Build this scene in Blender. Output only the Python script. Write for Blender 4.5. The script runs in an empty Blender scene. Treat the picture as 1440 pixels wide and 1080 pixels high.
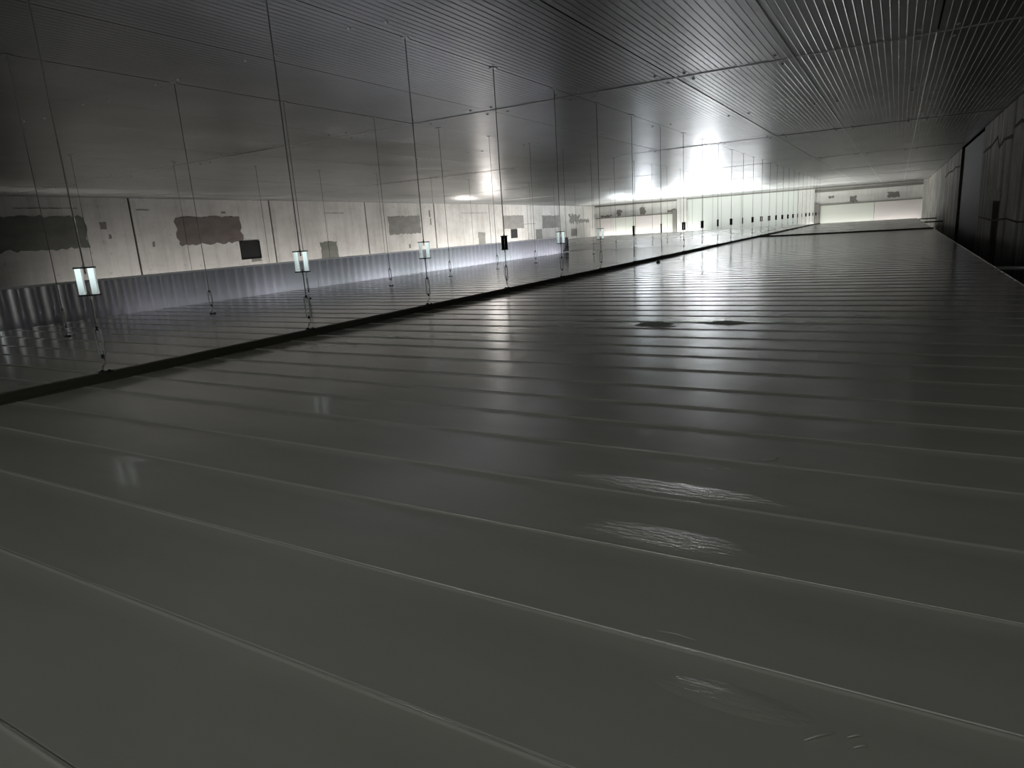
import bpy, math, random
from mathutils import Matrix, Vector
random.seed(7)
S = bpy.context.scene
C = S.collection

# ------------------------------------------------------------------ camera
cam = bpy.data.cameras.new('camera'); cam_o = bpy.data.objects.new('camera', cam); C.objects.link(cam_o)
cam.sensor_width = 36.0; cam.lens = 917.0 / 1440.0 * 36.0; cam.clip_end = 400; cam.clip_start = 0.02
Rm = Matrix(((0.86596829, -0.05958867, 0.49653611), (0.49605323, 0.22838547, -0.83771789), (-0.06348314, 0.97174548, 0.22733372)))
cam_o.matrix_world = Matrix.Translation((0, 0, 1.0)) @ Rm.to_4x4()
S.camera = cam_o

# ------------------------------------------------------------------ world (added daylight for the opening behind the photographer)
W = bpy.data.worlds.new('world'); S.world = W; W.use_nodes = True
bg = W.node_tree.nodes['Background']; bg.inputs[0].default_value = (0.80, 0.95, 0.95, 1); bg.inputs[1].default_value = 1.5

# ------------------------------------------------------------------ lamps of the hall below, shining up through the gaps, and added fill lamps
def area(name, loc, size, size_y, power, col, rot=(math.pi, 0, 0), spread=180):
    l = bpy.data.lights.new(name, 'AREA'); l.shape = 'RECTANGLE'; l.size = size; l.size_y = size_y
    l.energy = power; l.color = col; l.spread = math.radians(spread)
    o = bpy.data.objects.new(name, l); C.objects.link(o); o.location = loc; o.rotation_euler = rot
    return o
# (tilted away from the end wall, towards the hall)
area('hall_lamp', (-17.2, 71, -0.45), 2.4, 3.0, 1800, (0.92, 0.95, 1.0), rot=(math.pi + math.radians(15), 0, 0))
area('hall_lamp', (-16.5, 71.5, -0.5), 9.0, 2.5, 1500, (0.95, 0.97, 1.0), rot=(math.pi + math.radians(15), 0, 0))  # added wide weak lamp, softens the sides of the ceiling reflection
area('hall_lamp', (-23.5, 70, -0.6), 1.8, 2.5, 620, (0.85, 0.92, 1.0), rot=(math.pi + math.radians(15), 0, 0))
area('hall_lamp', (-15.0, 74, -2.5), 22, 5, 1900, (1.0, 1.0, 0.94), spread=150)
area('hall_lamp', (-27.0, 81.2, -0.95), 13, 0.3, 340, (1.0, 0.99, 0.95))
area('hall_lamp', (-3.5, 81.2, -0.95), 11, 0.3, 130, (1.0, 0.99, 0.95))
area('hall_lamp', (-28.4, 46.5, -0.42), 1.1, 2.2, 260, (1.0, 0.93, 0.88), rot=(0, math.radians(-130), 0))
area('hall_lamp', (-26.8, 26, -4.0), 2.5, 24, 420, (1.0, 0.97, 0.93), rot=(0, math.radians(130), 0), spread=76)
area('hall_lamp', (-27.5, 50, -4.0), 2.5, 22, 750, (1.0, 0.97, 0.93), rot=(0, math.radians(130), 0), spread=80)
area('back_fill_lamp', (-4.5, -6.5, -1.8), 13, 3, 470, (1.0, 1.0, 0.94), rot=(math.pi - math.radians(20), 0, 0))  # added unseen fill behind the camera, brightens the near deck and ceiling
# added line lamps brightening the upstand from below the deck, strongest in the middle
for y0, y1, w in ((7, 10, 2.2), (10, 13.5, 5.5), (13.5, 16.5, 9), (16.5, 22.5, 34), (22.5, 26.2, 15)):
    area('upstand_fill_lamp', (-11.98, (y0 + y1) / 2, -0.32), 0.06, y1 - y0, w * 1.1, (0.93, 0.95, 1.0), rot=(0, math.radians(122), 0), spread=120)

S.view_settings.view_transform = 'Standard'; S.view_settings.look = 'None'
S.view_settings.gamma = 1.0; S.view_settings.use_curve_mapping = False
S.view_settings.exposure = 0.0

# ------------------------------------------------------------------ materials
def mat(name, col, rough=0.5, metal=0.0, build=None, spec=0.5):
    m = bpy.data.materials.new(name); m.use_nodes = True
    nt = m.node_tree; p = nt.nodes['Principled BSDF']
    p.inputs['Base Color'].default_value = (*col, 1); p.inputs['Roughness'].default_value = rough
    p.inputs['Metallic'].default_value = metal; p.inputs['Specular IOR Level'].default_value = spec
    if build: build(nt, p)
    return m
def N(nt, t, **kw):
    n = nt.nodes.new(t)
    for k, v in kw.items(): setattr(n, k, v)
    return n
def pos(nt, sx=1, sy=1, sz=1, loc=(0, 0, 0)):
    g = N(nt, 'ShaderNodeNewGeometry'); m = N(nt, 'ShaderNodeMapping'); m.inputs['Scale'].default_value = (sx, sy, sz)
    m.inputs['Location'].default_value = loc
    nt.links.new(g.outputs['Position'], m.inputs['Vector']); return m.outputs[0]
def noise(nt, vec, scale=1, detail=3, rough=0.5):
    n = N(nt, 'ShaderNodeTexNoise'); n.inputs['Scale'].default_value = scale; n.inputs['Detail'].default_value = detail
    n.inputs['Roughness'].default_value = rough; nt.links.new(vec, n.inputs['Vector']); return n.outputs['Fac']
def ramp(nt, fac, stops):
    r = N(nt, 'ShaderNodeValToRGB'); e = r.color_ramp.elements
    while len(e) < len(stops): e.new(0.5)
    for i, (p_, c) in enumerate(stops):
        e[i].position = p_; e[i].color = (*c, 1) if len(c) == 3 else c
    nt.links.new(fac, r.inputs[0]); return r.outputs[0]
def math_(nt, op, a, b, clamp=False):
    m = N(nt, 'ShaderNodeMath', operation=op, use_clamp=clamp)
    for i, v in enumerate((a, b)):
        if v is None: continue
        if isinstance(v, (int, float)): m.inputs[i].default_value = v
        else: nt.links.new(v, m.inputs[i])
    return m.outputs[0]
def bump(nt, p, h, strength, dist=0.01):
    b = N(nt, 'ShaderNodeBump'); b.inputs['Strength'].default_value = strength; b.inputs['Distance'].default_value = dist
    nt.links.new(h, b.inputs['Height']); nt.links.new(b.outputs[0], p.inputs['Normal']); return b

def deck_build(nt, p):
    # faint grime on white painted steel
    n = noise(nt, pos(nt, 0.6, 2.0, 1), 1.3, 4, 0.6)
    c = ramp(nt, n, [(0.3, (0.58, 0.575, 0.53)), (0.7, (0.66, 0.655, 0.61))]); nt.links.new(c, p.inputs['Base Color'])
    r = ramp(nt, noise(nt, pos(nt, 0.5, 1.2, 1, (3, 1, 0)), 1.0, 3), [(0.35, (0.12,) * 3), (0.7, (0.17,) * 3)])
    nt.links.new(r, p.inputs['Roughness'])
    # shallow oil-canning of the thin sheet plus crinkles of peeling film in a few spots
    big = noise(nt, pos(nt, 0.5, 1.6, 1), 1.0, 2)
    h = math_(nt, 'MULTIPLY', big, 0.10)
    crk = noise(nt, pos(nt, 16, 60, 1), 1.0, 3, 0.55)
    tot = None
    for (cx, cy, rx, ry) in ((-0.72, 2.30, 0.55, 0.075), (-0.62, 1.90, 0.36, 0.085), (-0.25, 1.245, 0.17, 0.045)):
        g = N(nt, 'ShaderNodeNewGeometry'); mp = N(nt, 'ShaderNodeMapping')
        mp.inputs['Scale'].default_value = (1 / rx, 1 / ry, 0); mp.inputs['Location'].default_value = (-cx / rx, -cy / ry, 0)
        nt.links.new(g.outputs['Position'], mp.inputs['Vector'])
        L = N(nt, 'ShaderNodeVectorMath', operation='LENGTH'); nt.links.new(mp.outputs[0], L.inputs[0])
        m = math_(nt, 'SUBTRACT', 1.0, L.outputs['Value'], True)
        tot = m if tot is None else math_(nt, 'ADD', tot, m)
    tot = math_(nt, 'MULTIPLY', tot, 1.6, True)
    h2 = math_(nt, 'MULTIPLY', crk, tot)
    h2 = math_(nt, 'MULTIPLY', h2, 1.7)
    h = math_(nt, 'ADD', h, h2)
    bump(nt, p, h, 0.5, 0.012)
M_deck = mat('deck_white_steel', (0.45, 0.445, 0.42), 0.2, 0.0, deck_build, 0.9)
for q in (M_deck,):
    b_ = q.node_tree.nodes['Principled BSDF']; b_.inputs['Coat Weight'].default_value = 0.8; b_.inputs['Coat Roughness'].default_value = 0.14
def deckfar_build(nt, p):
    n = noise(nt, pos(nt, 0.3, 0.3, 1), 1.0, 3)
    nt.links.new(ramp(nt, n, [(0.3, (0.40, 0.41, 0.39)), (0.7, (0.48, 0.48, 0.45))]), p.inputs['Base Color'])
M_deck2 = mat('deck_far_steel', (0.45, 0.45, 0.42), 0.2, 0.0, deckfar_build, 0.8)
def ceil_build(nt, p):
    n = noise(nt, pos(nt, 0.5, 0.35, 1), 1.0, 4, 0.6)
    nt.links.new(ramp(nt, n, [(0.3, (0.38, 0.39, 0.385)), (0.7, (0.48, 0.49, 0.485))]), p.inputs['Base Color'])
    nt.links.new(ramp(nt, noise(nt, pos(nt, 1.2, 0.8, 1), 1.0, 3), [(0.3, (0.31,) * 3), (0.75, (0.36,) * 3)]), p.inputs['Roughness'])
M_ceil = mat('ceiling_galvanised_sheet', (0.4, 0.4, 0.4), 0.25, 0.9, ceil_build)
M_trim = mat('aluminium_trim', (0.85, 0.86, 0.86), 0.3, 0.3)
M_dark = mat('dark_gap', (0.012, 0.012, 0.012), 0.8)
def rail_build(nt, p):
    n = noise(nt, pos(nt, 2, 0.6, 2), 1.0, 3)
    nt.links.new(ramp(nt, n, [(0.3, (0.08, 0.08, 0.06)), (0.7, (0.12, 0.118, 0.09))]), p.inputs['Base Color'])
M_rail = mat('rail_dull_metal', (0.1, 0.1, 0.08), 0.55, 0.2, rail_build)
M_corr = mat('corrugated_bright_sheet', (0.86, 0.88, 0.91), 0.2, 0.5,
             lambda nt, p: (nt.links.new(ramp(nt, noise(nt, pos(nt, 1, 0.6, 1), 1.0, 2), [(0.3, (0.70, 0.74, 0.76)), (0.6, (0.80, 0.79, 0.86))]), p.inputs['Base Color']),))
M_smooth = mat('smooth_upstand_sheet', (0.66, 0.70, 0.68), 0.2, 0.3)
M_cap = mat('white_cap_flashing', (0.85, 0.85, 0.85), 0.35, 0.1)
M_steel = mat('rod_steel', (0.22, 0.22, 0.22), 0.35, 0.9)
M_zinc = mat('zinc_plated_steel', (0.45, 0.46, 0.46), 0.3, 0.95)
M_black = mat('blackened_steel', (0.02, 0.02, 0.02), 0.5, 0.4)
M_plate = mat('polished_plate', (0.93, 0.95, 0.95), 0.12, 1.0)
M_bolt = mat('bolt_glint_white', (0.95, 0.95, 0.93), 0.25, 0.1)  # near-white colour stands for the glint on the screw heads

def concrete(name, a, b, dark, streak=0.5):
    def f(nt, p):
        v = pos(nt, 0.35, 0.35, 0.6)
        n1 = noise(nt, v, 1.0, 6, 0.65)
        base = ramp(nt, n1, [(0.30, a), (0.68, b)])
        n2 = noise(nt, pos(nt, 2.2, 2.2, 0.12), 1.0, 5, 0.7)
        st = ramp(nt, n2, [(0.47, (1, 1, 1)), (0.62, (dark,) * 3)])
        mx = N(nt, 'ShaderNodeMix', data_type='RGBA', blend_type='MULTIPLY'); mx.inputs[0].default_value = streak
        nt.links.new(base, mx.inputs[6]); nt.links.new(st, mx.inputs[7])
        n3 = noise(nt, pos(nt, 3, 3, 3, (5, 5, 5)), 1.0, 6, 0.7)
        sp = ramp(nt, n3, [(0.60, (1, 1, 1)), (0.70, (0.55, 0.53, 0.5))])
        m2 = N(nt, 'ShaderNodeMix', data_type='RGBA', blend_type='MULTIPLY'); m2.inputs[0].default_value = 0.6
        nt.links.new(mx.outputs[2], m2.inputs[6]); nt.links.new(sp, m2.inputs[7])
        nt.links.new(m2.outputs[2], p.inputs['Base Color'])
        bump(nt, p, n3, 0.4, 0.02)
    return mat(name, b, 0.85, 0, f)
M_wallL = concrete('whitewashed_concrete', (0.52, 0.50, 0.47), (0.72, 0.70, 0.67), 0.65, 0.4)
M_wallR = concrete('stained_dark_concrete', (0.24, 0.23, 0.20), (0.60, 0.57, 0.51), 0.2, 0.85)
M_wallE = concrete('pale_stained_concrete', (0.66, 0.66, 0.62), (0.80, 0.80, 0.77), 0.7, 0.35)
M_low = concrete('hall_floor_concrete', (0.25, 0.25, 0.24), (0.35, 0.35, 0.33), 0.8, 0.2)
M_endrec = mat('smooth_pale_panel', (0.72, 0.76, 0.72), 0.5)
M_pink = mat('pinkish_render', (0.66, 0.62, 0.60), 0.8)
M_green = mat('greenish_render', (0.65, 0.67, 0.61), 0.8)
M_stain = mat('damp_stain_render', (0.22, 0.21, 0.19), 0.85)
def patchm(name, a, b):
    def f(nt, p):
        n = noise(nt, pos(nt, 1.2, 1.2, 2.5), 1.0, 5, 0.6)
        nt.links.new(ramp(nt, n, [(0.3, a), (0.7, b)]), p.inputs['Base Color'])
    return mat(name, b, 0.9, 0, f)
M_patch = patchm('bare_mortar_dark', (0.14, 0.145, 0.125), (0.21, 0.21, 0.185))
M_patchb = patchm('bare_mortar_brown', (0.14, 0.115, 0.105), (0.20, 0.17, 0.155))
M_patchg = patchm('bare_mortar_grey', (0.22, 0.215, 0.20), (0.30, 0.29, 0.27))
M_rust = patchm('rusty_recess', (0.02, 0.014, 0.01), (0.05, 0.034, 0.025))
M_scar = patchm('pale_broken_edge', (0.35, 0.33, 0.31), (0.55, 0.52, 0.50))
M_film = mat('crumpled_clear_film', (0.45, 0.48, 0.46), 0.15, 0.0)
M_shav = mat('bright_metal_shaving', (0.95, 0.94, 0.9), 0.3, 0.2)

# ------------------------------------------------------------------ mesh helpers
class MB:
    def __init__(s): s.v = []; s.f = []
    def box(s, x0, x1, y0, y1, z0, z1):
        b = len(s.v)
        s.v += [(x0, y0, z0), (x1, y0, z0), (x1, y1, z0), (x0, y1, z0), (x0, y0, z1), (x1, y0, z1), (x1, y1, z1), (x0, y1, z1)]
        s.f += [tuple(b + i for i in q) for q in ((3, 2, 1, 0), (4, 5, 6, 7), (0, 1, 5, 4), (1, 2, 6, 5), (2, 3, 7, 6), (3, 0, 4, 7))]
        return s
    def tube(s, pts, r, n=6, cap=True):
        pts = [Vector(p) for p in pts]; b = len(s.v); up0 = None
        for i, p in enumerate(pts):
            d = (pts[min(i + 1, len(pts) - 1)] - pts[max(i - 1, 0)]).normalized()
            up = Vector((0, 0, 1)) if abs(d.z) < 0.9 else Vector((1, 0, 0))
            if up0 is not None: up = up0
            a = d.cross(up)
            if a.length < 1e-4: a = d.orthogonal()
            a.normalize(); c = d.cross(a); up0 = c.cross(d) if False else up
            rr = r[i] if isinstance(r, (list, tuple)) else r
            for k in range(n):
                t = 2 * math.pi * k / n
                s.v.append(tuple(p + a * math.cos(t) * rr + c * math.sin(t) * rr))
        for i in range(len(pts) - 1):
            for k in range(n):
                q = b + i * n; s.f.append((q + k, q + (k + 1) % n, q + n + (k + 1) % n, q + n + k))
        if cap:
            s.f.append(tuple(b + k for k in range(n))[::-1]); q = b + (len(pts) - 1) * n; s.f.append(tuple(q + k for k in range(n)))
        return s
    def extrude(s, prof, axis, a0, a1, segs=1, wob=None):
        """profile list of 2D points (closed polygon), extruded along axis 'x' or 'y' or 'z'"""
        b = len(s.v); n = len(prof)
        for i in range(segs + 1):
            a = a0 + (a1 - a0) * i / segs
            for (u, w) in prof:
                if axis == 'x': s.v.append((a, u, w))
                elif axis == 'y': s.v.append((u, a, w))
                else: s.v.append((u, w, a))
        for i in range(segs):
            for k in range(n):
                q = b + i * n; s.f.append((q + k, q + (k + 1) % n, q + n + (k + 1) % n, q + n + k))
        s.f.append(tuple(b + k for k in range(n))[::-1]); q = b + segs * n; s.f.append(tuple(q + k for k in range(n)))
        return s
    def poly(s, pts, axis_fn, t):
        """flat irregular polygon slab: pts 2D, axis_fn(u,w,d)->xyz, thickness t"""
        b = len(s.v); n = len(pts)
        for d in (0, t): s.v += [axis_fn(u, w, d) for u, w in pts]
        for k in range(n): s.f.append((b + k, b + (k + 1) % n, b + n + (k + 1) % n, b + n + k))
        s.f.append(tuple(b + k for k in range(n))[::-1]); s.f.append(tuple(b + n + k for k in range(n)))
        return s
    def mesh(s, name, m, smooth=False):
        me = bpy.data.meshes.new(name); me.from_pydata(s.v, [], s.f); me.update()
        bm_fix(me)
        if m: me.materials.append(m)
        if smooth:
            for p in me.polygons: p.use_smooth = True
        return me
    def build(s, name, m, parent=None, smooth=False, loc=None):
        return link(name, s.mesh(name, m, smooth), parent, loc)
import bmesh
def bm_fix(me):
    bm = bmesh.new(); bm.from_mesh(me); bmesh.ops.recalc_face_normals(bm, faces=bm.faces); bm.to_mesh(me); bm.free()
def link(name, me, parent=None, loc=None, rot=None):
    o = bpy.data.objects.new(name, me); C.objects.link(o)
    if parent: o.parent = parent
    if loc: o.location = loc
    if rot: o.rotation_euler = rot
    return o
def struct(o): o['kind'] = 'structure'; return o
def thing(name, label, cat, loc=(0, 0, 0), group=None):
    o = bpy.data.objects.new(name, None); C.objects.link(o); o.location = loc; o.empty_display_size = 0.1
    tag(o, label, cat, group); return o
def tag(o, label, cat, group=None):
    o['label'] = label; o['category'] = cat
    if group: o['group'] = group
    return o

H = 3.52      # height of the roof underside above the suspended deck
RX = -5.64    # the dark suspension rail

# ------------------------------------------------------------------ suspended deck (floor)
floor = struct(MB().box(-11.92, 1.335, -1.6, 62.0, -0.14, -0.062).build('floor', M_dark))
def deck_mesh(x0, x1, ridge=True):
    p = 0.44
    if ridge:
        prof = [(0.0015, -0.06), (0.0015, -0.003), (0.004, 0.0), (0.008, 0.0), (0.10, 0.0004), (0.22, 0.0006), (0.34, 0.0003), (0.420, 0.0), (0.4235, 0.001), (0.4265, 0.0026),
                (0.4285, 0.0041), (0.4305, 0.0044), (0.4325, 0.0040), (0.4345, 0.0031), (0.4365, 0.0020), (0.4383, 0.0006), (0.4385, -0.006), (0.4385, -0.06)]
    else:
        prof = [(0.002, -0.06), (0.002, -0.004), (0.008, 0.0), (0.432, 0.0), (0.437, -0.004), (0.437, -0.06)]
    return MB().extrude(prof, 'x', x0, x1, 1)
def put_panels(x0, x1, edges, material, ridge, tilt=0.0006):
    me = deck_mesh(x0, x1, ridge).mesh('panel', material)
    if ridge:
        for pl in me.polygons: pl.use_smooth = True
        try:
            me.set_sharp_from_angle(angle=math.radians(38))
        except Exception: pass
    for a, b in zip(edges[:-1], edges[1:]):
        o = link('panel', me, floor, (0, a, 0)); o.scale = (1, (b - a) / 0.44, 1)
        o.rotation_euler = (random.uniform(-tilt, tilt), 0, 0)
seams = [-1.6, -1.18, -0.78, -0.36, 0.06, 0.49, 0.93, 1.375, 1.80, 2.22, 2.70, 3.10, 3.48, 3.89, 4.38, 4.85, 5.22]
while seams[-1] < 33.0: seams.append(seams[-1] + 0.44)
seamsA = seams[:-1] + [33.0]
put_panels(RX + 0.046, 1.335, seamsA, M_deck, True)
far = [33.12]
while far[-1] < 61: far.append(far[-1] + 1.0)
far[-1] = 62.0
put_panels(RX + 0.05, 1.335, far, M_deck2, False)
seamsB = [s for s in seams if s < 27]
put_panels(-11.93, RX - 0.05, seamsB, M_deck, True)
farB = [seamsB[-1]]
while farB[-1] < 61: farB.append(farB[-1] + 1.0)
farB[-1] = 62.0
put_panels(-12.19, RX - 0.05, farB, M_deck2, False)
# raised seam batten across the deck where the far panels begin
struct(MB().extrude([(33.0, -0.06), (33.0, 0.045), (33.02, 0.055), (33.10, 0.055), (33.12, 0.045), (33.12, -0.06)], 'x', RX + 0.05, 1.335).build('trim_1', M_rail))
# side walls of the cold room that carry the deck, then an added baffle blocking light along the right gap
struct(MB().box(-11.9, 1.32, -1.55, 61.95, -6, -0.145).build('wall_below', M_dark))
struct(MB().box(1.36, 2.9, -2.2, -2.0, -6, -0.5).build('wall_light_baffle', M_dark))
# folded edge flashing along the free right edge
struct(MB().extrude([(1.335, -0.16), (1.335, 0.004), (1.349, 0.004), (1.349, -0.16)], 'y', -1.6, 62).build('trim_2', M_deck))

# bay beyond the upstand (its deck only shows in reflections)
floor2 = struct(MB().box(-26, -12.78, -1.6, 62, -0.14, -0.05).build('floor.001', M_dark))
me = MB().extrude([(0.004, -0.05), (0.004, -0.003), (0.01, 0), (1.98, 0), (1.99, -0.003), (1.99, -0.05)], 'x', -26, -12.78).mesh('panel', M_deck2)
me2 = MB().extrude([(0.004, -0.05), (0.004, -0.003), (0.01, 0), (1.98, 0), (1.99, -0.003), (1.99, -0.05)], 'x', -26, -12.21).mesh('panel', M_deck2)
for i in range(31): link('panel', me2 if i >= 13 else me, floor2, (0, 0.4 + 2 * i, 0)).scale = (1, 1 if i < 30 else 0.8, 1)
# lower hall floor, far down
struct(MB().box(-60, 20, -30, 100, -6.2, -6.0).build('floor.002', M_low))

# ------------------------------------------------------------------ ceiling
ceiling = struct(MB().box(-37.7, 3.2, -12.3, 84, H + 0.12, H + 0.3).build('ceiling', M_dark))
def ceil_mesh(wid, ln, ribs):
    # underside profile with small trapezoid ribs running along Y
    prof = [(0.013, 0.10), (0.013, 0.0)]
    pitch = wid / ribs
    for k in range(ribs):
        u = k * pitch
        if k > 0:
            prof += [(u - 0.009, 0.0), (u - 0.003, -0.0035), (u + 0.003, -0.0035), (u + 0.009, 0.0)]
    prof += [(wid - 0.013, 0.0), (wid - 0.013, 0.10)]
    return MB().extrude(prof, 'y', 0.008, ln - 0.008)
cols = [0.36 - 2.0 * k for k in range(20)]
rows = [0.9 + 11.75 * k for k in range(-1, 7)]
cm = ceil_mesh(2.0, 11.75, 20).mesh('panel', M_ceil)
cedge = ceil_mesh(2.14, 11.75, 21).mesh('panel', M_ceil)
for y in rows:
    ln = min(11.75, 84 - y)
    for i, x in enumerate(cols):
        if i == 0: o = link('panel', cedge, ceiling, (x, y, H))
        if x - 2.0 > -38:
            o = link('panel', cm, ceiling, (x - 2.0, y, H))
            o.rotation_euler = (random.uniform(-.0004, .0004), random.uniform(-.0012, .0012), 0)
# aluminium cover strips over the cross joints
for y in rows[1:]:
    MB().extrude([(y - 0.022, H + 0.03), (y - 0.022, H - 0.004), (y - 0.014, H - 0.011), (y + 0.014, H - 0.011), (y + 0.022, H - 0.004), (y + 0.022, H + 0.03)], 'x', -37.5, 2.5).build('cover_strip', M_trim, ceiling)
# thin bright cover strips on some lengthwise joints right of the camera
for x, y0, y1 in ((-1.64, 0.9, 84), (-3.64, 12.6, 84), (0.36, 12.6, 84)):
    MB().extrude([(x - 0.016, H + 0.02), (x - 0.016, H - 0.006), (x - 0.010, H - 0.011), (x + 0.010, H - 0.011), (x + 0.016, H - 0.006), (x + 0.016, H + 0.02)], 'y', y0, y1).build('cover_strip', M_trim, ceiling)
# roofing screws in pairs beside each lengthwise joint
def dome(r, h, n=8):
    b = MB(); b.tube([(0, 0, 0.0), (0, 0, -h * 0.5), (0, 0, -h * 0.85), (0, 0, -h)], [r, r * 0.95, r * 0.6, r * 0.15], n); return b
sm = dome(0.026, 0.024).mesh('screw_head', M_bolt, True)
cnt = 0
for yy in (6.7, 12.3, 13.0, 18.3, 24.1, 24.8, 36.0, 36.7):
    for x in cols[:16]:
        for dx in (-0.24, 0.24):
            if cnt >= 290: break
            if -1.6 < x < 0 and yy < 7: continue
            o = link('screw_head', sm, ceiling, (x + dx, yy + random.uniform(-.06, .06) + dx * 0.15, H)); cnt += 1

# ------------------------------------------------------------------ walls
# left: long whitewashed precast wall, slightly out of parallel
wl_ang = math.atan(0.0748)
wl = struct(MB().box(-0.5, -0.14, -14, 84, -6, H + 0.15).build('wall_left', M_dark)); wl.location = (-28.2, 0, 0); wl.rotation_euler = (0, 0, wl_ang)
ca = 1 / math.cos(wl_ang)
ys = [-14, -7.0, 1.2, 9.4, 17.6, 25.8, 34.2, 42.8, 52.1, 60.5, 69.0, 77.5, 84]
for a, b in zip(ys[:-1], ys[1:]):
    a *= ca; b *= ca
    MB().box(-0.14, 0.0, a + 0.05, b - 0.05, -6, H - 0.01).build('panel', M_wallL, wl)
    # narrow sealed joint between two panels
    MB().box(-0.14, -0.05, b - 0.05, b + 0.05, -6, H - 0.01).build('joint', M_rust, wl)
def ragged(u0, u1, z0, z1, step=0.16, amp=0.06, seed=1):
    rnd = random.Random(seed); P = []
    nu = max(3, int((u1 - u0) / step)); nz = max(2, int((z1 - z0) / step))
    for i in range(nu): P.append((u0 + (u1 - u0) * i / nu + rnd.uniform(-.03, .03), z0 + rnd.uniform(-amp, amp)))
    for i in range(nz): P.append((u1 + rnd.uniform(-amp, amp) * 1.6, z0 + (z1 - z0) * i / nz))
    for i in range(nu): P.append((u1 - (u1 - u0) * i / nu + rnd.uniform(-.03, .03), z1 + rnd.uniform(-amp, amp)))
    for i in range(nz): P.append((u0 + rnd.uniform(-amp, amp) * 1.6, z1 - (z1 - z0) * i / nz))
    return P
def wlpatch(y0, y1, z0, z1, m, amp=0.06, seed=1, t=0.012, name='bare_patch'):
    o = MB().poly(ragged(y0 * ca, y1 * ca, z0, z1, 0.18, amp, seed), lambda u, w, d: (d, u, w), t).build(name, m, wl)
    return o
for a in ((11.0, 15.45, 1.47, 2.75, M_patch, .07, 1), (19.75, 23.6, 1.36, 2.66, M_patchb, .06, 2), (29.5, 31.0, 0.0, 1.1, M_patch, .04, 3),
          (36.7, 40.7, 1.32, 2.58, M_patchg, .05, 4), (49.7, 51.0, 0.0, 1.1, M_patchg, .04, 5), (54.9, 59.5, 1.26, 2.5, M_patchg, .04, 6),
          (64.3, 69.2, 1.12, 2.45, M_patchg, .05, 7), (62.4, 64.1, 0.0, 1.05, M_patchg, .04, 8), (72.5, 76.0, 1.55, 2.5, M_patchg, .25, 9), (76.0, 79.5, 1.55, 1.95, M_patchg, .15, 10),
          (73.0, 75.0, 0.0, 0.84, M_patchg, .03, 11)):
    wlpatch(*a)
for i, (y, z, w, h) in enumerate(((16.1, 2.2, .28, .3), (16.4, 1.8, .12, .18), (18.4, 1.35, .10, .25), (12.9, 3.05, 2.4, .03), (17.9, 2.98, .6, .05), (22.5, 2.82, .25, .1), (30.1, 2.8, 1.9, .03), (38.9, 0.28, .25, .3),
                                   (42.0, 2.5, .2, .5), (42.1, 1.9, .15, .5), (47.0, 2.75, 5, .03), (58.5, 1.62, 4, .04), (24.0, 0.3, .7, .25))):
    wlpatch(y, y + w, z, z + h, M_stain, .015, 30 + i, 0.008, 'plaster_scar')
# dark framed openings low in the wall
for (y0, y1, z0, z1) in ((23.4, 24.65, 0.5, 1.33), (56.4, 57.7, 0.4, 1.15)):
    MB().box(0.004, 0.02, y0 * ca, y1 * ca, z0, z1).build('vent_hole', M_dark, wl)
    fr = MB(); a, b = y0 * ca, y1 * ca
    fr.box(0.0, 0.05, a - .05, a, z0 - .05, z1 + .05).box(0.0, 0.05, b, b + .05, z0 - .05, z1 + .05).box(0.0, 0.05, a - .05, b + .05, z1, z1 + .05).box(0.0, 0.05, a - .05, b + .05, z0 - .05, z0)
    fr.build('vent_frame', M_black, wl)

# end wall
YE = 82.0
we = struct(MB().box(-37, 2.9, YE, YE + 0.3, -6, H + 0.15).build('wall_end', M_wallE))
def wepart(name, m, x0, x1, z0, z1, d=0.12): return MB().box(x0, x1, YE - d, YE, z0, z1).build(name, m, we)
# left portion: whitewashed head, ledge, warm coloured render below
wepart('lintel', M_stain, -34.2, -22.3, 3.35, H, 0.2)
wepart('ledge', M_stain, -34.2, -23.8, 1.86, 1.98, 0.16)
for x0, x1, m in ((-34.0, -31.8, M_pink), (-31.8, -28.8, M_green), (-28.8, -25.4, M_pink), (-25.4, -23.9, M_green)):
    wepart('render_panel', m, x0 + .02, x1 - .02, -2, 1.86, 0.08)
wepart('downpipe_box', M_stain, -24.0, -23.5, -2, 2.35, 0.2)
wepart('pilaster', M_wallE, -23.4, -22.25, -2, H, 0.3)
wepart('smooth_panel', M_endrec, -22.1, -15.9, -2, 3.42, 0.1)
wepart('smooth_panel', M_endrec, -15.86, -9.8, -2, 3.42, 0.1)
wepart('pilaster', M_wallE, -9.7, -8.05, -2, 3.42, 0.3)
wepart('beam', M_stain, -22.2, 2.5, 3.42, H, 0.3)
wepart('downpipe_box', M_stain, -8.0, -7.5, -2, 1.75, 0.35)
wepart('ledge', M_stain, -7.5, 2.5, 1.58, 1.70, 0.2)
wepart('lintel', M_stain, -9.6, 2.5, 3.02, 3.16, 0.25)
for x0, x1, m in ((-7.45, -2.2, M_green), (-2.2, 2.45, M_pink)): wepart('render_panel', m, x0 + .02, x1 - .02, -2, 1.58, 0.1)
for i, (x, z, w, h) in enumerate(((-4.6, 1.75, .7, .6), (-1.0, 1.95, 1.0, .55), (-31.2, 2.05, .5, .8), (-28.2, 2.05, .7, .8), (-24.6, 2.0, .9, .4), (-33.5, 2.0, 1.6, .2), (-6.6, 2.3, .4, .3))):
    MB().poly(ragged(x, x + w, z, z + h, 0.15, .1, 60 + i), lambda u, w_, d: (u, YE - 0.01 - d, w_), 0.02).build('damp_blotch', M_stain, we)
# pale corner column at the right end
struct(MB().box(2.12, 2.52, YE - 0.8, YE - 0.02, -6, H).build('trim_3', M_wallE))

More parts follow.
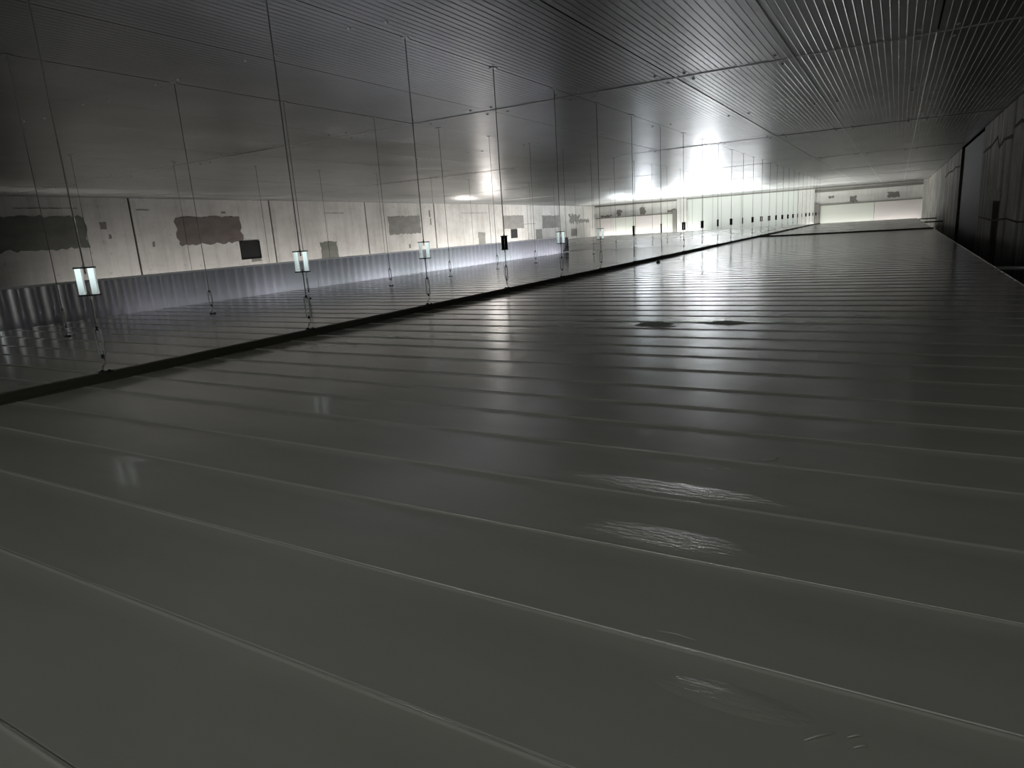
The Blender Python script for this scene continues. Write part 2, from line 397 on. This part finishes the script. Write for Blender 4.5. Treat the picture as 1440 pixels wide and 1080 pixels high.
# right wall of dark, streaked precast panels with a deep recess
wr = struct(MB().box(2.9, 3.2, -8, 84, -6, H + 0.15).build('wall_right', M_dark))
yr = [-8, 2, 12, 22.2, 29.6]
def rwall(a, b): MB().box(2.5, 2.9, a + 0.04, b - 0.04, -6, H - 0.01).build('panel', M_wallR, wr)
for a, b in zip(yr[:-1], yr[1:]):
    if a == 22.2:   # panel with a slot-like hole
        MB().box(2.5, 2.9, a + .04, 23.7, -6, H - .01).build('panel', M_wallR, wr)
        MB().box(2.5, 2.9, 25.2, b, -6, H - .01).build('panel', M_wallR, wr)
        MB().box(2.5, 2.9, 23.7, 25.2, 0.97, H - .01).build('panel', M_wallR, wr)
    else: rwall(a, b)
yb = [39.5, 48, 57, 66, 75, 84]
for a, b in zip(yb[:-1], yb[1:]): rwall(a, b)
MB().box(2.62, 2.9, 29.6, 39.5, -6, H - .01).build('recess_panel', mat('smooth_dark_concrete', (0.10, 0.105, 0.095), 0.7), wr)
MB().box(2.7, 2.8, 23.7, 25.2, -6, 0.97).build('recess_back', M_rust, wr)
MB().poly(ragged(23.5, 25.6, 0.95, 1.25, .2, .08, 77), lambda u, w, d: (2.5 - d, u, w), 0.01).build('broken_edge', M_scar, wr)
def crack(pts, w, name='crack_line'):
    b = MB()
    for (p, q) in zip(pts[:-1], pts[1:]):
        b.poly([(p[0], p[1] - w), (q[0], q[1] - w * 0.7), (q[0], q[1] + w * 0.7), (p[0], p[1] + w)], lambda u, z, d: (2.5 - d, u, z), 0.008)
    b.build(name, M_rust, wr)
crack([(17.5, 2.6), (19, 2.75), (20, 2.7), (21, 2.85), (22.2, 2.8)], .05)
crack([(22.3, 2.6), (24, 2.65), (25.0, 2.5), (25.6, 2.85), (27, 2.7), (29.4, 2.65)], .05)
crack([(40, 2.7), (43, 2.8), (45, 2.7), (48, 2.75), (52, 2.6)], .05)
crack([(18, 0.5), (20, 0.45), (22, 0.5), (25, 0.4), (29, 0.45)], .025)
# wall behind has an added daylight opening; close the left side void behind the frame
# back wall behind the photographer with a daylight opening added for the plates to mirror
wb = MB().box(-30, -5.2, -12.3, -12, -6, H + .15).box(-3.8, 3.2, -12.3, -12, -6, H + .15).box(-5.2, -3.8, -12.3, -12, 2.2, H + .15).box(-5.2, -3.8, -12.3, -12, -6, 0.2)
struct(wb.build('wall_back', M_wallR))
# pale pipe in the dark gap below the right wall
pb = MB().tube([(1.38, 13.2, -0.08), (2.5, 13.2, -0.10)], 0.03, 8).build('pipe', M_smooth, None, True)
tag(pb, 'pale short pipe across the dark gap between deck and right wall', 'pipe')
# rebars / brackets poking over the gap at the far right corner
for i, (y, z, lb) in enumerate(((58, 0.02, 'upper thin dark bar bridging the gap at the far right corner'), (50, -0.05, 'lower thick dark bar bridging the gap at the far right corner'))):
    b = MB().box(1.36, 2.49, y, y + 0.12 + .1 * i, z - .08, z).build('support_bar', M_black)
    tag(b, lb, 'bar', 'bars at the far right corner')

# ------------------------------------------------------------------ bright corrugated upstand on the left side of the deck
up = struct(MB().box(-12.70, -12.66, -2, 26.4, -0.45, 0.60).build('wall_inner', M_dark))
def corr_mesh(w, n):
    pts = []; pitch = w / n; q = 10
    for k in range(n * q):
        u = k * pitch / q; pts.append((u, 0.027 + 0.025 * math.sin(2 * math.pi * k / q)))
    pts.append((w - 0.003, 0.027))
    b = MB(); n_ = len(pts)
    for z in (-0.4, 0.595): b.v += [(x_, u, z) for (u, x_) in pts]
    for z in (-0.4, 0.595): b.v += [(-0.03, u, z) for (u, x_) in pts]
    for k in range(n_ - 1):
        b.f.append((k, k + 1, n_ + k + 1, n_ + k)); b.f.append((2 * n_ + k, 3 * n_ + k, 3 * n_ + k + 1, 2 * n_ + k + 1))
        b.f.append((n_ + k, n_ + k + 1, 3 * n_ + k + 1, 3 * n_ + k)); b.f.append((k, 2 * n_ + k, 2 * n_ + k + 1, k + 1))
    b.f.append((0, n_, 3 * n_, 2 * n_)); b.f.append((n_ - 1, 3 * n_ - 1, 4 * n_ - 1, 2 * n_ - 1))
    return b
cme = corr_mesh(1.0, 4).mesh('corrugated_sheet', M_corr, True)
try: cme.set_sharp_from_angle(angle=math.radians(50))
except Exception: pass
y = -2.0
k = 0
while y < 26.3:
    if abs(y - 11.0) < 0.3 or abs(y - 23.0) < .3:   # plain closing sheets between corrugated ones
        MB().box(-12.655, -12.63, y + .003, y + .997, -0.4, .595).build('plain_sheet', M_corr, up)
    else:
        o = link('corrugated_sheet', cme, up, (-12.635, y, 0.001)); o.rotation_euler = (0, 0, random.uniform(-.004, .004))
    y += 1.0; k += 1
MB().extrude([(-12.74, 0.60), (-12.74, 0.632), (-12.585, 0.632), (-12.585, 0.598), (-12.592, 0.598), (-12.592, 0.624), (-12.73, 0.624), (-12.73, 0.60)], 'y', -2, 26.4).build('cap_flashing', M_cap, up)

# ------------------------------------------------------------------ suspension rail
rail = MB().extrude([(RX - .045, -0.06), (RX - .045, 0.012), (RX - .028, 0.016), (RX - .028, 0.072), (RX - .034, 0.075), (RX + .034, 0.075), (RX + .034, 0.069), (RX + .028, 0.066), (RX + .028, 0.016), (RX + .045, 0.012), (RX + .045, -0.06)], 'y', -1.6, 62.0)
rail = rail.build('suspension_rail', M_rail)
tag(rail, 'long dark metal suspension rail running between the two white deck bays', 'rail')

# ------------------------------------------------------------------ hangers
def ringpts(cx, z0, z1, w, n=14):
    P = []
    hw = w / 2; r = min(hw, .02)
    for k in range(n + 1):
        t = 2 * math.pi * k / n
        P.append((cx + hw * max(-1, min(1, 1.5 * math.cos(t))), 0, (z0 + z1) / 2 + (z1 - z0) / 2 * max(-1, min(1, 1.15 * math.sin(t)))))
    return P
def make_hanger(base_z, pole_r, plate=True, Hh=H, silhouette_plate=False, wplate=0.15):
    """origin at rail/deck, z local = world z (object at z=0)"""
    root = bpy.data.objects.new('rod_hanger', None); C.objects.link(root); root.empty_display_size = .1
    # base eye
    z = base_z
    MB().box(-.045, .045, -.03, .03, z, z + .008).build('base_plate', M_black, root)
    for s in (-.03, .03): MB().tube([(s, 0, z + .008), (s, 0, z + .02)], .012, 6).build('bolt_head', M_black, root)
    hk = MB().tube([(0.0, 0, z + .005), (-.018, 0, z + .02), (-.02, 0, z + .045), (-.004, 0, z + .065), (.012, 0, z + .085), (.010, 0, z + .115), (0, 0, z + .13)], .0055, 6)
    hk.build('hook', M_zinc, root, True)
    t0, t1 = z + .13, z + .37
    MB().tube(ringpts(0, t0, t1, .05), .007, 6, False).build('turnbuckle_frame', M_zinc, root, True)
    for a, b in ((t0 - .012, t0 + .02), (t1 - .02, t1 + .012)): MB().tube([(0, 0, a), (0, 0, b)], .011, 6).build('turnbuckle_nut', M_black, root)
    for a, b in ((t0, t0 + .07), (t1 - .07, t1)): MB().tube([(0, 0, a), (0, 0, b)], .005, 5).build('threaded_end', M_zinc, root)
    if plate:
        p0, p1 = z + .64, z + .86
        MB().tube([(0, 0, t1), (0, 0, p0 + .03)], pole_r, 6).build('lower_rod', M_steel, root)
        hw = wplate / 2
        for s in (-1, 1):
            b2 = MB(); x0, x1 = (hw - .048, hw) if s > 0 else (-hw, -hw + .048)
            b2.box(x0, x1, -.012, .012, p0 + .006, p1 - .006).build('side_plate', M_black if silhouette_plate else M_plate, root)
        MB().box(-hw - .006, hw + .006, -.02, .02, p1 - .006, p1 + .006).build('top_cap', M_black, root)
        MB().box(-hw - .006, hw + .006, -.02, .02, p0 - .006, p0 + .006).build('bottom_cap', M_black, root)
        for a, b in ((p0 - .03, p0 + .006), (p1 - .006, p1 + .025)): MB().tube([(0, 0, a), (0, 0, b)], .012, 6).build('clamp_nut', M_zinc, root)
        MB().tube([(0, 0, p1 - .05), (0, 0, Hh - .012)], pole_r, 6).build('upper_rod', M_steel, root)
    else:
        MB().tube([(0, 0, t1), (0, 0, Hh - .012)], pole_r, 6).build('upper_rod', M_steel, root)
    MB().box(-.05, .05, -.05, .05, Hh - .012, Hh).build('ceiling_plate', M_zinc, root)
    return root
def copy_tree(o, parent=None):
    c = o.copy(); C.objects.link(c)
    if parent: c.parent = parent
    for ch in o.children: copy_tree(ch, c)
    return c
ORD = ['nearest', 'second nearest', 'third nearest', 'fourth nearest', 'fifth nearest', 'sixth nearest', 'seventh nearest', 'eighth nearest', 'ninth nearest', 'tenth nearest',
       'eleventh nearest', 'twelfth nearest', 'thirteenth nearest', 'fourteenth nearest', 'fifteenth nearest', 'sixteenth nearest', 'seventeenth nearest',
       'eighteenth nearest', 'nineteenth nearest', 'twentieth nearest'] + ['twenty-%s nearest' % q for q in ('first', 'second', 'third', 'fourth', 'fifth', 'sixth', 'seventh')]
h1 = make_hanger(0.075, .006)
h1b = make_hanger(0.075, .0065, silhouette_plate=True, wplate=.12)
h2 = make_hanger(0.0, .0055, plate=False)
n1 = 24
used = set()
def inst(proto, loc, rz):
    if proto.name in used: o = copy_tree(proto)
    else: used.add(proto.name); o = proto
    o.location = loc; o.rotation_euler = (0, 0, rz); return o
face = lambda x, y: math.atan2(y, x) + math.pi / 2   # plate turned square to the photographer's side
ys1 = [2.9, 5.16, 7.38, 9.57, 11.73, 13.75, 15.9] + [15.9 + 2.25 * k for k in range(1, 21)]
turn = [0.0, 0.35, 0.9, 0.75, 0.9, 0.9, 1.3, 1.45, 0.7, 0.9, 1.2, 0.8, 1.4, 0.9]
for i, y in enumerate(ys1):
    if i == 0: px = h1
    dark = i >= 3 and i not in (4, 5)  # these plates are coloured near-black to stand for their silhouettes
    # white plates hang turned so that they mirror the added daylight opening behind the photographer
    dc = Vector((-RX, -y)).normalized(); dd = Vector((-4.5 - RX, -12 - y)).normalized(); bis = dc + dd
    rz = math.atan2(bis.y, bis.x) + math.pi / 2 if not dark else face(RX, y) + turn[i % len(turn)]
    o = inst(h1b if dark else h1, (RX, y, 0), rz)
    look = 'silhouetted' if dark else 'white'
    o['label'] = 'steel rod hanger with %s adjuster plates, %s of those on the dark rail' % (look, ORD[i])
    o['group'] = 'rod hangers on the dark rail'
    o['category'] = 'hanger'
ys2 = [4.57, 6.8, 8.9, 11.3, 13.6, 15.9, 18.2, 20.5, 22.8, 25.1, 27.4, 29.7, 32, 34.3, 36.6, 38.9, 41.2, 43.5]
for i, y in enumerate(ys2):
    o = inst(h2, (-9.64, y, 0), random.uniform(-.6, .6))
    o['label'] = 'thin rod hanger without plates standing behind the dark rail, %s in its row' % ORD[i]
    o['group'] = 'thin rod hangers behind the rail'
    o['category'] = 'hanger'
# third row, beyond the corrugated upstand: bare rods
h3 = bpy.data.objects.new('bare_rod', None); C.objects.link(h3)
MB().tube([(0, 0, .1), (0, 0, H - .012)], .0055, 5).build('rod', M_steel, h3)
MB().tube([(0, 0, 0), (0, 0, .1)], .013, 6).build('anchor', M_zinc, h3)
MB().box(-.04, .04, -.04, .04, H - .012, H).build('ceiling_plate', M_zinc, h3)
ys3 = [6.6, 9.3, 12.0, 14.8, 17.5, 20.5, 24, 27, 30, 33, 36, 39, 42, 45, 48]
for i, y in enumerate(ys3):
    o = inst(h3, (-17.64, y, 0), 0)
    o['label'] = 'bare hanging rod beyond the corrugated metal strip, %s in its row' % ORD[i]
    o['group'] = 'bare rods beyond the corrugated strip'
    o['category'] = 'rod'

# ------------------------------------------------------------------ litter on the deck
def sliver(name, label, pts, r, m=M_shav, cat='shaving', group='metal shavings on the deck'):
    o = MB().tube(pts, r, 5).build(name, m, None, True); tag(o, label, cat, group); return o
d = 0.0035
sliver('metal_shaving', 'longest bright metal shaving at the lower right of the white deck', [(-.096, 1.185, d), (-.075, 1.205, d + .002), (-.045, 1.232, d)], [.0012, .002, .001])
sliver('metal_shaving', 'short bright metal shaving just right of the longest one', [(-.024, 1.228, d), (-.01, 1.238, d + .002), (.002, 1.247, d)], [.001, .0018, .0008])
sliver('metal_shaving', 'short bright metal shaving nearest the bottom right corner', [(-.012, 1.205, d), (.0, 1.213, d + .002), (.012, 1.223, d)], [.001, .0018, .0008])
sliver('metal_shaving', 'thin straight metal shaving lying along the near deck seam', [(-.455, 1.398, .0125), (-.41, 1.402, .0135), (-.36, 1.398, .0125)], [.0008, .0014, .0008])
sliver('wire_offcut', 'curved bright wire offcut sticking out from a deck seam', [(-.43, 2.70, .016), (-.405, 2.715, .014), (-.385, 2.74, .012), (-.372, 2.775, .008)], .0016, M_shav, 'wire', None)
sliver('metal_shaving', 'left one of the small metal shavings in front of the wire offcut', [(-.62, 2.565, d), (-.60, 2.558, d + .001), (-.575, 2.556, d)], [.001, .002, .001])
sliver('metal_shaving', 'right one of the small metal shavings in front of the wire offcut', [(-.55, 2.585, d), (-.54, 2.582, d + .001), (-.525, 2.58, d)], [.001, .002, .001])
def crumple(label, x, y, sx, sy, h, seed):
    rnd = random.Random(seed); b = MB(); n = 9; m = 5
    for j in range(m + 1):
        for i in range(n + 1):
            e = math.sin(math.pi * i / n) * math.sin(math.pi * j / m)
            b.v.append((sx * (i / n - .5) * (1 + rnd.uniform(-.06, .06)), sy * (j / m - .5), 0.003 + h * e * rnd.uniform(.2, 1)))
    for j in range(m):
        for i in range(n):
            q = j * (n + 1) + i; b.f.append((q, q + 1, q + n + 2, q + n + 1))
    o = b.build('film_scrap', M_film, None, False, (x, y, 0))
    s = o.modifiers.new('s', 'SOLIDIFY'); s.thickness = .002
    tag(o, label, 'film', 'scraps of film on the deck'); return o
crumple('crumpled grey scrap of film behind a seam, left of the other scrap', -2.02, 6.33, .42, .22, .045, 1)
crumple('low flat scrap of film on the deck right of the crumpled one', -1.40, 6.50, .5, .10, .028, 2)
lump = MB().tube([(0, 0, 0), (0, 0, .02), (0, 0, .04), (0, 0, .055)], [.05, .055, .035, .01], 7).build('mortar_crumb', M_stain, None, True, (-5.15, 16.3, 0.0))
tag(lump, 'small dark crumb of mortar on the deck beside the rail', 'crumb')
